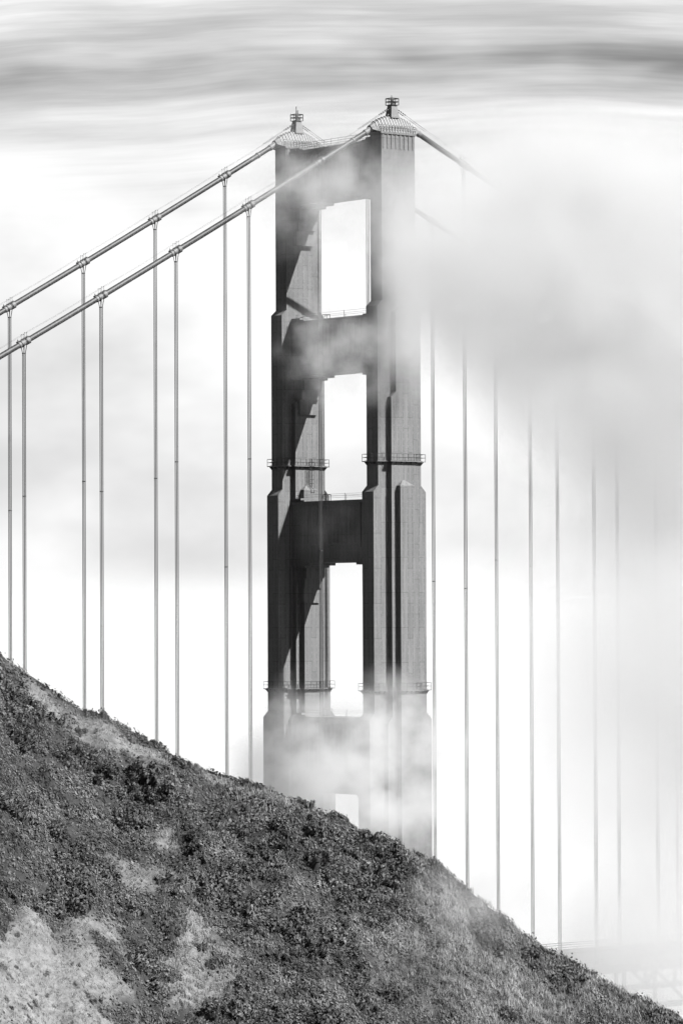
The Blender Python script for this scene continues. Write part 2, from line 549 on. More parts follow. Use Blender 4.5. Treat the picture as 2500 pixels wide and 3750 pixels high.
def gallery(parent, cy0, hs, z0, name='gallery'):
    o = 0.6
    outer = stair([(x + o, y + o) for x, y in hs])
    mb = MB()
    mb.prism_xy([(x, y + cy0) for x, y in outer], z0 - 0.14, z0)
    g = mb.build(name, M_TRIM, parent)
    rail = MB()
    edge = stair([(x + o - 0.05, y + o - 0.05) for x, y in hs])
    n = len(edge)
    for i in range(n):
        a = Vector((edge[i][0], edge[i][1] + cy0, z0)); b = Vector((edge[(i + 1) % n][0], edge[(i + 1) % n][1] + cy0, z0))
        ln = (b - a).length
        if ln < 1e-3: continue
        k = max(1, round(ln / 1.25))
        for j in range(k):
            p = a.lerp(b, j / k)
            rail.bar(p, p + Vector((0, 0, 1.25)), 0.075)
        for h in (0.62, 1.22):
            rail.bar(a + Vector((0, 0, h)), b + Vector((0, 0, h)), 0.055)
        # brackets under the floor
        out_n = Vector(((b - a).y, -(b - a).x, 0)).normalized()
        if ln > 1.2:
            for j in range(max(1, round(ln / 1.07))):
                p = a.lerp(b, (j + 0.5) / max(1, round(ln / 1.07))) - Vector((0, 0, 0.14))
                c2 = p - out_n * 0.0
                inn = out_n * -0.57
                d = (b - a).normalized() * 0.06
                vs = [c2 - d, c2 + d, c2 + inn + d, c2 + inn - d, c2 + inn + d - Vector((0, 0, 0.55)), c2 + inn - d - Vector((0, 0, 0.55))]
                br = MB()
                br.add([tuple(v) for v in vs], [(0, 1, 2, 3), (0, 5, 4, 1), (3, 2, 4, 5), (0, 3, 5), (1, 4, 2)])
                br.build('floor_bracket', M_TRIM, g)
    # outriggers at the corners carrying the maintenance line
    for x, y in ((hs[0][0] + o, 0.8), (hs[0][0] + o, -0.8), (-hs[0][0] - o, 0.8), (-hs[0][0] - o, -0.8)):
        for h in (0.1, 0.65, 1.2):
            rail.bar((x, y + cy0, z0 + h), (x + math.copysign(0.38, x), y + cy0, z0 + h), 0.05)
    rail.build('handrail', M_DARK, g)
    return g


def housing(parent, cy0, mast_top, extra):
    """ribbed saddle cover on top of a leg, its railing, the beacon pedestal and cage (children of the leg)"""
    mb = MB()
    X = np.linspace(-5.2, 5.2, 31)

    def top(x): return 226.9 - 0.072 * x * x

    def sect(x, e=0.0):
        zt = top(x)
        w = 1.0 - 0.45 * (abs(x) / 5.2) ** 3
        zb = 223.8 + max(0.0, abs(x) - 3.9) * 0.25
        h = zt - 0.22 - zb
        return [(-1.72 * w - e, zb), (-1.6 * w - e, zb + .3 * h), (-1.12 * w - e, zb + .62 * h), (-0.5 - e, zt - 0.22 + e * .4), (0, zt + e),
                (0.5 + e, zt - 0.22 + e * .4), (1.12 * w + e, zb + .62 * h), (1.6 * w + e, zb + .3 * h), (1.72 * w + e, zb)]
    vs, fs = [], []
    for x in X:
        vs += [(x, cy0 + y, z) for y, z in sect(x)]
    n = 9
    for i in range(len(X) - 1):
        for k in range(n - 1):
            fs.append((i * n + k, i * n + k + 1, (i + 1) * n + k + 1, (i + 1) * n + k))
    fs += [tuple(range(n)), tuple(range((len(X) - 1) * n, len(X) * n))[::-1]]
    mb.add(vs, fs)
    hs = mb.build('saddle_housing', M_TRIM, parent)
    ribs = MB()
    for k in range(15):
        x = -4.2 + k * 0.6
        a, b = sect(x, 0.0), sect(x, 0.11)
        v = [(x - 0.07, cy0 + y, z) for y, z in b] + [(x + 0.07, cy0 + y, z) for y, z in b]
        v += [(x - 0.07, cy0 + y, z) for y, z in a] + [(x + 0.07, cy0 + y, z) for y, z in a]
        f = []
        for i in range(8):
            f += [(i, i + 1, 9 + i + 1, 9 + i), (i, 18 + i, 18 + i + 1, i + 1), (9 + i, 9 + i + 1, 27 + i + 1, 27 + i)]
        ribs.add(v, f)
    ribs.build('rib', M_PALE, hs)
    # collars where the cable goes in
    # railing on the cornice
    rail = MB()
    ex, ey = 3.85, 1.5 * C + 0.14
    for h in (0.45, 0.85, 1.2):
        for sg in (-1, 1):
            rail.bar((-ex, cy0 + sg * ey, 223.78 + h), (ex, cy0 + sg * ey, 223.78 + h), 0.05)
            rail.bar((sg * ex, cy0 - ey, 223.78 + h), (sg * ex, cy0 - 0.9, 223.78 + h), 0.05)
            rail.bar((sg * ex, cy0 + 0.9, 223.78 + h), (sg * ex, cy0 + ey, 223.78 + h), 0.05)
    for k in range(13):
        x = -ex + k * ex / 6
        for sg in (-1, 1):
            rail.bar((x, cy0 + sg * ey, 223.75), (x, cy0 + sg * ey, 225.0), 0.06)
    rail.build('handrail', M_TRIM, parent)
    ped = MB()
    ped.frustum(0.95, 0.95, 226.45, 0.92, 0.92, 226.75, 0, cy0)
    ped.frustum(0.88, 0.88, 226.75, 0.58, 0.58, 228.72, 0, cy0)
    ped.box(-1.25, -0.8, cy0 - 0.3, cy0 + 0.1, 226.95, 227.1)
    ped.build('beacon_pedestal', M_TRIM, parent)
    cg = MB()
    a = 0.80
    cg.box(-a, a, cy0 - a, cy0 + a, 228.72, 228.82)
    for x in (-a, a):
        for y in (-a, a):
            cg.bar((x, cy0 + y, 228.75), (x, cy0 + y, 229.95), 0.13)
        cg.bar((x, cy0, 228.75), (x, cy0, 229.95), 0.06)
        cg.bar((0, cy0 + x, 228.75), (0, cy0 + x, 229.95), 0.05)
    for h in (229.35, 229.92):
        for sg in (-1, 1):
            cg.bar((-a, cy0 + sg * a, h), (a, cy0 + sg * a, h), 0.12)
            cg.bar((sg * a, cy0 - a, h), (sg * a, cy0 + a, h), 0.12)
    cg.box(-0.2, 0.2, cy0 - 0.2, cy0 + 0.2, 228.8, 229.9)
    cg.tube([(0.35, cy0 - .3, 228.8), (0.35, cy0 - .3, 229.5)], 0.12, 8)
    cg.build('beacon_cage', M_DARK, parent)
    ms = MB()
    ms.tube([(-0.12, cy0, 229.85), (-0.12, cy0, mast_top - 0.35), (-0.12, cy0, mast_top)], [0.08, 0.06, 0.06], 6)
    if extra:
        ms.tube([(-0.12, cy0, mast_top - 0.4), (-0.12, cy0, mast_top - 0.02)], 0.075, 6)
        ms.tube([(0.18, cy0, 229.8), (0.18, cy0, 230.75)], 0.05, 6)
        for z in (230.2, 230.35, 230.5, 230.62):
            ms.bar((0.0, cy0, z), (0.36, cy0, z), 0.04)
        ms.tube([(-0.8, cy0 + .75, 229.9), (-0.8, cy0 + .75, 230.35)], 0.02, 4)
    ms.build('aerial_mast', M_DARK, parent)


LEGS = {}
for nm, cy0, lab in (('near', -H, 'near leg of the tower, its sunlit face fading into fog'),
                     ('far', H, 'far leg of the tower, crossed by slanting strut shadows')):
    lg = leg_mesh(cy0).build('leg', M_STEEL, tower)
    lg['label'] = lab
    LEGS[nm] = lg
    gallery(lg, cy0, [(4.80, 1.5 * C), (2.67, 2.5 * C)], 166.28)
    gallery(lg, cy0, [(5.87, 1.5 * C), (2.67, 2.5 * C), (1.585, 3.5 * C)], 126.33)
    housing(lg, cy0, 230.5 if nm == 'near' else 231.4, nm == 'far')
    # service rails running up beside the outer pilaster
    pr = MB()
    for x in (1.95, 2.3):
        pr.tube([(x, cy0 - 2.5 * C - 0.06, 64), (x, cy0 - 2.5 * C - 0.06, 161)], 0.045, 5)
    for sg in (-1, 1):
        for x in (-3.2, 3.4):
            pr.tube([(x, cy0 + sg * (1.5 * C + 0.05), 127), (x, cy0 + sg * (1.5 * C + 0.05), 160)], 0.035, 5)
    for k in range(65):
        z = 65 + k * 1.48
        pr.bar((1.95, cy0 - 2.5 * C - 0.06, z), (2.3, cy0 - 2.5 * C - 0.06, z), 0.03)
    pr.build('service_ladder', M_DARK, lg)

# caged ladder from the strut to the far leg's gallery
ld = MB()
xl, yl = 0.35, H - 2.5 * C - 0.55
for dx in (-0.25, 0.25):
    ld.bar((xl + dx, yl - 0.05, 160.0), (xl + dx, yl, 167.6), 0.08)
for k in range(20):
    ld.bar((xl - 0.25, yl, 160.2 + k * 0.37), (xl + 0.25, yl, 160.2 + k * 0.37), 0.04)
for k in range(8):
    z = 161.5 + k * 0.78
    ld.bar((xl - 0.25, yl, z), (xl - 0.35, yl - 0.6, z), 0.05); ld.bar((xl + 0.25, yl, z), (xl + 0.35, yl - 0.6, z), 0.05)
    ld.bar((xl - 0.35, yl - 0.6, z), (xl + 0.35, yl - 0.6, z), 0.05)
for dx in (-.35, .35):
    ld.bar((xl + dx, yl - 0.6, 161.4), (xl + dx, yl - 0.6, 167.6), 0.05)
ld.build('caged_ladder', M_DARK, LEGS['far'])

# struts
STRUTS = [('top strut half veiled by fog', 213.45, 222.75, [(7.1, .0, .45), (5.0, .45, .9), (3.5, .9, 3.0), (2.9, 3.0, 4.8), (2.35, 4.8, 7.5)]),
          ('second strut from the top, mottled by drifting fog', 182.45, 192.1, [(7.1, .0, .43), (5.2, .43, .83), (4.5, .83, 2.6), (3.9, 2.6, 4.3), (3.2, 4.3, 7.0)]),
          ('third strut from the top, darkest of the four', 148.75, 159.75, [(7.1, .0, .43), (5.4, .43, .83), (4.95, .83, 2.75), (4.45, 2.75, 4.45), (4.1, 4.45, 7.1)]),
          ('lowest strut in view, above the roadway opening', 107.9, 121.35, [(7.1, .0, .45), (5.5, .45, .9)])]
for lab, z0, z1, tiers in STRUTS:
    mb = MB()
    yi = H - 1.2
    mb.box(-2.80, 2.80, -yi, yi, z0 + 0.02, z1 - 0.45)
    mb.box(-3.05, 3.05, -yi, yi, z1 - 0.45, z1)               # top ledge
    mb.box(-3.02, 3.02, -yi + .01, yi - .01, z0, z0 + 0.75)   # bottom flange
    for sg in (-1, 1):     # stepped rise of the ledge next to the legs
        for P, h in ((5.2, 0.28), (4.2, 0.62)):
            y0, y1 = sg * (H - P), sg * (H - 1.3)
            mb.box(-2.7, 2.7, min(y0, y1), max(y0, y1), z1 - 0.02, z1 + h)
    st = mb.build('strut', M_STEEL, tower)
    st['label'] = lab
    for sg in (-1, 1):
        for i, (P, d0, d1) in enumerate(tiers):
            b = MB()
            w = (2.86, 2.78, 2.08, 2.03, 1.98)[i]
            y0, y1 = sg * (H - P), sg * (H - 1.3)
            zt = z0 - d0 + (0.01 if i else 0.02)
            b.box(-w, w, min(y0, y1), max(y0, y1), z0 - d1, zt)
            b.build('corbel', M_STEEL, st)
    # panelled face with flutes, both sides
    hh = z1 - z0
    for sx in (-1, 1):
        fr = MB()
        xa, xb = sorted((sx * 2.8, sx * 2.95))
        fr.box(xa - .01, xb, -7.9, -7.3, z0 + hh * .27, z1 - .9)
        fr.box(xa - .01, xb, 7.3, 7.9, z0 + hh * .27, z1 - .9)
        fr.box(xa - .01, xb, -7.9, 7.9, z1 - .9, z1 - .5)
        fr.box(xa - .01, xb, -7.9, 7.9, z0 + hh * .27 - .35, z0 + hh * .27)
        fr.build('panel_frame', M_STEEL, st)
        fl = MB()
        za, zb = z0 + hh * .27 + .25, z1 - 1.1
        x1 = sx * 2.79; x2 = sx * 2.96
        fl.add([(x1, -.3, za + .3), (x1, 0, za), (x1, .3, za + .3), (x1, .3, zb), (x1, -.3, zb),
                (x2, -.12, za + .45), (x2, 0, za + .3), (x2, .12, za + .45), (x2, .12, zb), (x2, -.12, zb)],
               [(5, 6, 7, 8, 9), (0, 1, 6, 5), (1, 2, 7, 6), (2, 3, 8, 7), (3, 4, 9, 8), (4, 0, 5, 9)])
        me = fl.mesh('flute', M_STEEL)
        for k in range(11):
            put('flute', me, st, (0, -6.0 + k * 1.2, 0))
    # hand lines along the top
    hr = MB()
    top = z1 < 200
    n = 4 if top else 11
    w = 0.028 if top else 0.06
    for sx in (-2.85, 2.85):
        for h in ((0.75, 1.15) if top else (0.45, 0.85, 1.25)):
            hr.bar((sx, -H + 3, z1 + h), (sx, H - 3, z1 + h), w)
        for k in range(n):
            y = -H + 3.4 + k * (2 * H - 6.8) / (n - 1)
            hr.bar((sx, y, z1), (sx, y, z1 + 1.25), 0.07)
    # small cage at the far end of the walkway
    if top:
        for y in (H - 5.4, H - 6.3):
            for x in (1.4, 2.5):
                hr.bar((x, y, z1), (x, y, z1 + 1.3), 0.09)
            hr.bar((1.4, y, z1 + 1.3), (2.5, y, z1 + 1.3), 0.09)
        for x in (1.4, 2.5):
            hr.bar((x, H - 5.4, z1 + 1.3), (x, H - 6.3, z1 + 1.3), 0.09)
    hr.build('handrail', M_DARK if top else M_PALE, st)


# ------------------------------------------------------------------ main cables and suspenders
def cable_z(x):
    a = 226.35 - 0.075 * x * x
    s = 227.0 + 0.57732 * x + 0.0002845 * x * x if x < 0 else 226.9 - 0.468 * x + 0.00035 * x * x
    return s if abs(x) > 4.6 else min(s, a)


G0, S0 = 16.228, 15.24


def sx_(k): return math.copysign(G0 + (abs(k) - 1) * S0, k)


def main_cable(cy0, ks, label):
    root = tag(empty('main_cable', (0, cy0, 0)), label, 'cable', 'main cables')
    xs = [-115 + i * 1.5 for i in range(75)] + [-2.6, -1.2, 0, 1.2, 2.6] + [4 + i * 3.0 for i in range(84)]
    mb = MB()
    mb.tube([(x, 0, cable_z(x)) for x in xs], 0.462, 20)
    mb.build('strand', M_CABLE, root, smooth=True)

    def ring(mb, x, r, ln):
        z = cable_z(x); d = Vector((1, 0, (cable_z(x + .5) - cable_z(x - .5)))).normalized()
        p = Vector((x, 0, z))
        mb.tube([p - d * ln / 2, p + d * ln / 2], r, 20)
    for k in ks:
        x = sx_(k)
        z = cable_z(x); d = Vector((1, 0, (cable_z(x + .5) - cable_z(x - .5)))).normalized()
        nrm = Vector((-d.z, 0, d.x)); p = Vector((x, 0, z))
        b = MB()
        ring(b, x, 0.535, 2.3)
        band = b.build('cable_band', M_TRIM, root, smooth=False)
        r = MB()
        for off in (-0.62, 0.28, 0.5):
            q = p + d * off
            r.tube([q - d * 0.06, q + d * 0.06], 0.60, 20)
        # bolt plates along the crown and the keel
        for off, h, ln in ((0.45, 0.56, 1.5), (-0.95, 0.58, .65)):
            q = p + d * off + nrm * h
            for sy in (-0.16, 0.16):
                r.bar(q - d * ln / 2 + Vector((0, sy, 0)), q + d * ln / 2 + Vector((0, sy, 0)), 0.14)
        q = p + d * 0.9 - nrm * 0.55
        r.bar(q - d * .5, q + d * .35, 0.16)
        q = p - d * 1.1 + nrm * 0.55
        r.bar(q, q + Vector((0, 0, 0.45)), 0.1)
        r.build('clamp_ring', M_DARK, band)
        s = MB()
        for sx2, sy in ((-0.33, -0.3), (0.33, -0.3), (-0.33, 0.3), (0.33, 0.3)):
            zz = cable_z(x + sx2)
            s.bar((x + sx2, sy, zz + 0.4), (x + sx2, sy, zz + 1.45), 0.04)
            s.bar((x + sx2, sy - .08, zz + 1.45), (x + sx2, sy + .08, zz + 1.45), 0.08)
        s.build('stanchion', M_DARK, band)
    col = MB()
    for x in (-8.8, -6.0, -5.2, 5.2, 6.0):
        ring(col, x, 0.56, 0.3)
    ring(col, -5.6, 0.53, 1.4); ring(col, 5.6, 0.53, 1.4)
    col.build('cable_collar', M_TRIM, root)
    hl = MB()
    for sy in (-0.3, 0.3):
        hl.tube([(x, sy, cable_z(x) + 1.42 - 0.12 * math.sin(math.pi * ((abs(x) - 1) % S0) / S0)) for x in
                 [-112 + i * 3 for i in range(36)] + [-4.6]], 0.012, 4)
        hl.tube([(x, sy, cable_z(x) + 1.42) for x in [4.6 + i * 4 for i in range(55)]], 0.012, 4)
    hl.build('hand_line', M_ROPE, root)
    # stays with insulators between the beacon pedestal and the hand lines
    sw = MB()
    for sg in (-1, 1):
        for sy in (-0.35, 0.35):
            a = Vector((sg * 0.72, sy, 228.15)); b = Vector((sg * 7.5, sy * .9, cable_z(sg * 7.5) + 1.4))
            sw.tube([a, b], 0.025, 4)
            for q in (0.06, 0.13, 0.2, 0.26):
                c = a.lerp(b, q); e = a.lerp(b, q + 0.035)
                sw.tube([c, e], 0.085, 6)
    sw.build('stay_wire', M_DARK, root)
    return root


near_cable = main_cable(-H, [-6, -5, -4, -3, -2, -1, 1, 2, 3, 4], 'near main cable sweeping up to the right-hand leg of the tower')
far_cable = main_cable(H, [-5, -4, -3, -2, -1, 1, 2, 3, 4, 5, 6], 'far main cable rising to the left-hand leg of the tower')

DECK_Z = 75.4
ORD = ['first', 'second', 'third', 'fourth', 'fifth', 'sixth']
SPACER = {(-1): 150.5, (-2): 166.0, (-3): 165.2, (-4): 160.0, (-5): 159.0}


def suspender(cy0, k, near):
    x = sx_(k)
    side = 'left' if k < 0 else 'right'
    lab = '%s group of vertical suspender ropes %s of the tower on the %s main cable' % (
        ORD[abs(k) - 1], side, 'near' if near else 'far')
    root = tag(empty('suspender', (x, cy0, DECK_Z)), lab, 'suspender', 'suspender ropes hanging from the main cables')
    ct = cable_z(x) - DECK_Z
    slope = cable_z(x + .5) - cable_z(x - .5)
    a, b = 0.15, 0.19
    for ax in (-1, 1):
        for by in (-1, 1):
            m = MB()
            dz = slope * ax * 0.3
            m.tube([(ax * a, by * b, 0), (ax * a, by * b, ct * .5), (ax * a, by * b, ct - 1.75), (ax * 0.26, by * 0.50, ct - 0.35 + dz), (ax * 0.26, by * 0.52, ct + dz)], 0.065, 6)
            m.build('rope', M_ROPE, root, smooth=True)
    for z in (ct - 1.85, SPACER.get(k, 140.0 + 4 * abs(k)) - DECK_Z - (0 if near else 2.5)):
        s = MB()
        s.box(-a - .07, a + .07, -b - .07, b + .07, z, z + 0.14)
        s.build('spacer', M_DARK, root)


for k in (-5, -4, -3, -2, -1, 1, 2, 3, 4):
    suspender(-H, k, True)
for k in (-4, -3, -2, -1, 1, 2, 3, 4, 5, 6):
    suspender(H, k, False)

# ------------------------------------------------------------------ deck with stiffening trusses
deck = tag(empty('bridge_deck', (0, 0, DECK_Z)), 'bridge deck on deep trusses, almost lost in fog at lower right', 'bridge deck')


def deck_z(x): return 0.018 * max(x, 0) * 0.6


m = MB(); m.box(-180, 420, -9.4, 9.4, -0.5, 0.0); m.build('roadway', M_ROAD, deck)
for sg in (-1, 1):
    m = MB(); ya, yb = sorted((sg * 9.4, sg * 15.6)); m.box(-180, 420, ya, yb, -0.45, 0.2); m.build('sidewalk', M_DECK, deck)
    rl = MB()
    for h in (0.55, 1.0, 1.4):
        rl.bar((-180, sg * 15.4, h), (420, sg * 15.4, h), 0.1)
    for k in range(160):
        x = -180 + k * 3.81
        rl.bar((x, sg * 15.4, 0.2), (x, sg * 15.4, 1.4), 0.1)
    rl.build('railing', M_DECK, deck)
    for zz, nm in ((-0.95, 'top_chord'), (-7.9, 'bottom_chord')):
        c = MB(); c.box(-180, 420, sg * H - 0.45, sg * H + 0.45, zz - 0.5, zz + 0.5); c.build(nm, M_DECK, deck)
    pm = MB(); pm.box(-0.28, 0.28, -0.3, 0.3, -7.4, -1.45); pme = pm.mesh('truss_post', M_DECK)
    d1 = MB(); d1.bar((0, 0, -7.5), (7.62, 0, -1.3), 0.5); d1m = d1.mesh('truss_diagonal', M_DECK)
    d2 = MB(); d2.bar((0, 0, -1.3), (7.62, 0, -7.5), 0.5); d2m = d2.mesh('truss_diagonal', M_DECK)
    for k in range(-2, 22):
        put('truss_post', pme, deck, (k * 7.62, sg * H, 0))
        put('truss_diagonal', d1m if k % 2 else d2m, deck, (k * 7.62, sg * H, 0))

# the pier under the tower, standing in the water
m = MB()
for cy0 in (-H, H):
    m.frustum(8.2, 6.0, 12, 7.6, 5.4, 62.6, 0, cy0)
m.box(-14, 14, -26, 26, -4, 12.2)
tag(m.build('tower_pier', simple_mat('pier_concrete', 0.3, 0.9, 0.2, 0.6)), 'concrete pier below the tower legs, behind the hill', 'pier')

# ------------------------------------------------------------------ scrub and grass on the hillside
def foliage_mat(name, lo, hi):
    m, nt, out = new_mat(name)
    N, L = nt.nodes.new, nt.links.new
    b = N('ShaderNodeBsdfPrincipled'); b.inputs['Roughness'].default_value = 0.8
    b.inputs['Specular IOR Level'].default_value = 0.2
    g = N('ShaderNodeNewGeometry')
    n = N('ShaderNodeTexNoise'); n.inputs['Scale'].default_value = 0.36; n.inputs['Detail'].default_value = 6
    n.inputs['Roughness'].default_value = 0.62
    L(g.outputs['Position'], n.inputs['Vector'])
    a = N('ShaderNodeMath'); a.operation = 'MULTIPLY_ADD'; a.inputs[1].default_value = 0.28
    L(g.outputs['Random Per Island'], a.inputs[0])
    s = N('ShaderNodeMath'); s.operation = 'MULTIPLY'; s.inputs[1].default_value = 1.0
    L(n.outputs['Fac'], s.inputs[0]); L(s.outputs[0], a.inputs[2])
    r = N('ShaderNodeMapRange'); r.inputs['From Min'].default_value = 0.47; r.inputs['From Max'].default_value = 0.95
    r.inputs['To Min'].default_value = lo; r.inputs['To Max'].default_value = hi
    L(a.outputs[0], r.inputs['Value']); L(r.outputs[0], b.inputs['Base Color'])
    tr = N('ShaderNodeBsdfTranslucent'); L(r.outputs[0], tr.inputs['Color'])
    mx = N('ShaderNodeMixShader'); mx.inputs[0].default_value = 0.15
    L(b.outputs[0], mx.inputs[1]); L(tr.outputs[0], mx.inputs[2])
    L(mx.outputs[0], out.inputs['Surface'])
    return m


M_SHRUB = foliage_mat('scrub_foliage', 0.006, 0.115)
M_GRASS = foliage_mat('dry_grass', 0.06, 0.24)


def shrub_arrays(seed, nleaf):
    """unit shrub: low lumpy dome of leaf sprays over a dark core; returns verts, quads"""
    r = np.random.default_rng(seed)
    nl = 6
    cen = np.stack([r.normal(0, .48, nl), r.normal(0, .48, nl), r.uniform(.0, .40, nl)], -1)
    rad = r.uniform(.28, .56, nl)
    V, F = [], []
    which = r.integers(0, nl, nleaf)
    d = r.normal(size=(nleaf, 3)); d[:, 2] = np.abs(d[:, 2]) * 1.1 - 0.15
    d /= np.linalg.norm(d, axis=1, keepdims=True)
    pos = cen[which] + d * (rad[which] * r.uniform(.6, 1.12, nleaf))[:, None]
    nrm = d + r.normal(0, .55, (nleaf, 3)); nrm /= np.linalg.norm(nrm, axis=1, keepdims=True)
    a = np.cross(nrm, np.array([0.3, 0.2, 1.0]) + r.normal(0, .5, (nleaf, 3))); a /= np.linalg.norm(a, axis=1, keepdims=True)
    b = np.cross(nrm, a)
    sz = r.uniform(.06, .16, nleaf)[:, None]; asp = r.uniform(.35, .8, nleaf)[:, None]
    q = np.stack([pos - a * sz * asp, pos - b * sz * .9, pos + a * sz * asp, pos + b * sz * 1.2], 1)
    V = q.reshape(-1, 3)
    F = np.arange(nleaf * 4).reshape(-1, 4)
    # core standing in for the shade inside: a small peaked lump per lobe
    cv, cf = [], []
    base = len(V)
    for c, rr in zip(cen, rad):
        k = 5
        b0 = len(cv)
        for zz, q in ((c[2] - .45, .75), (c[2] + .1 * rr, .62)):
            for i in range(k):
                th = 2 * math.pi * (i + .3) / k
                cv.append((c[0] + q * rr * math.cos(th), c[1] + q * rr * math.sin(th), zz))
        cv.append((c[0], c[1], c[2] + .6 * rr))
        for i in range(k):
            j = (i + 1) % k
            cf.append((base + b0 + i, base + b0 + j, base + b0 + k + j, base + b0 + k + i))
            cf.append((base + b0 + k + i, base + b0 + k + j, base + b0 + 2 * k, base + b0 + 2 * k))
    V = np.concatenate([V, np.array(cv)]); F = np.concatenate([F, np.array(cf)])
    return V, F


def spray_arrays(seed, nb):
    """loose leaf litter and low sprigs lying between the shrubs"""
    r = np.random.default_rng(seed)
    pos = np.stack([r.normal(0, .35, nb), r.normal(0, .35, nb), np.abs(r.normal(.03, .09, nb))], -1)
    nrm = r.normal(0, .6, (nb, 3)) + np.array([0, 0, .8]); nrm /= np.linalg.norm(nrm, axis=1, keepdims=True)
    a = np.cross(nrm, r.normal(size=(nb, 3))); a /= np.linalg.norm(a, axis=1, keepdims=True)
    b = np.cross(nrm, a)
    sz = r.uniform(.05, .12, nb)[:, None]
    q = np.stack([pos - a * sz * .6, pos - b * sz, pos + a * sz * .6, pos + b * sz * 1.2], 1).reshape(-1, 3)
    return q, np.arange(nb * 4).reshape(-1, 4)


def grass_arrays(seed, nb):
    r = np.random.default_rng(seed)
    base = np.stack([r.normal(0, .16, nb), r.normal(0, .16, nb), np.full(nb, -.05)], -1)
    lean = np.stack([r.normal(0.05, .14, nb), r.normal(0, .14, nb), r.uniform(.25, .55, nb)], -1)
    th = r.uniform(0, math.pi, nb); w = np.stack([np.cos(th), np.sin(th), np.zeros(nb)], -1) * r.uniform(.012, .03, nb)[:, None]
    mid = base + lean * .55 + r.normal(0, .02, (nb, 3))
    V = np.stack([base - w, base + w, mid + w * .8, base + lean, mid - w * .8], 1).reshape(-1, 3)
    i = np.arange(nb) * 5
    F = np.stack([i, i + 1, i + 2, i + 4], -1)
    T = np.stack([i + 4, i + 2, i + 3, i + 3], -1)
    return V, np.concatenate([F, T])


M_CORE_SHADE = simple_mat('shrub_inner_shade', 0.012, 0.95, 0.4, 3.0)  # near-black core colour, paints the shade inside the shrubs


def mesh_np(name, V, F, mat, core=0):
    me = bpy.data.meshes.new(name)
    tri = F[:, 2] == F[:, 3]
    tot = np.where(tri, 3, 4)
    loops = F.ravel()[np.stack([np.ones(len(F), bool)] * 3 + [~tri], -1).ravel()]
    start = np.concatenate([[0], np.cumsum(tot)[:-1]])
    me.vertices.add(len(V)); me.vertices.foreach_set('co', V.astype(np.float32).ravel())
    me.loops.add(len(loops)); me.loops.foreach_set('vertex_index', loops.astype(np.int32))
    me.polygons.add(len(F)); me.polygons.foreach_set('loop_start', start.astype(np.int32))
    me.polygons.foreach_set('loop_total', tot.astype(np.int32))
    me.update(calc_edges=True)
    me.materials.append(mat)
    if not isinstance(core, int):
        me.materials.append(M_CORE_SHADE)
        me.polygons.foreach_set('material_index', np.asarray(core, np.int32))
    return me


def scatter(protos, P, rot, scl, zs, grad=None):
    Vs, Fs, off = [], [], 0
    for i in range(len(P)):
        V, F = protos[i % len(protos)]
        c, s_ = math.cos(rot[i]), math.sin(rot[i])
        X = V * np.array([scl[i], scl[i], scl[i] * zs[i]])
        W = np.stack([X[:, 0] * c - X[:, 1] * s_, X[:, 0] * s_ + X[:, 1] * c, X[:, 2]], -1)
        if grad is not None:
            W[:, 2] += (W[:, 0] * grad[i, 0] + W[:, 1] * grad[i, 1]) * 0.85
        W = W + P[i]
        Vs.append(W); Fs.append(F + off); off += len(V)
    return np.concatenate(Vs), np.concatenate(Fs)


def world_xyz(s, t):
    return np.stack([CAM.x + RT.x * s + FW.x * t, CAM.y + RT.y * s + FW.y * t, ground_z(s, t)], -1)


def ground_grad(s, t):
    e = 0.4
    gs = (ground_z(s + e, t) - ground_z(s - e, t)) / (2 * e); gt = (ground_z(s, t + e) - ground_z(s, t - e)) / (2 * e)
    return np.stack([gs * RT.x + gt * FW.x, gs * RT.y + gt * FW.y], -1)


def lean(g, f=0.75):
    return Vector((-g[0] * f, -g[1] * f, 1)).normalized().to_track_quat('Z', 'Y')


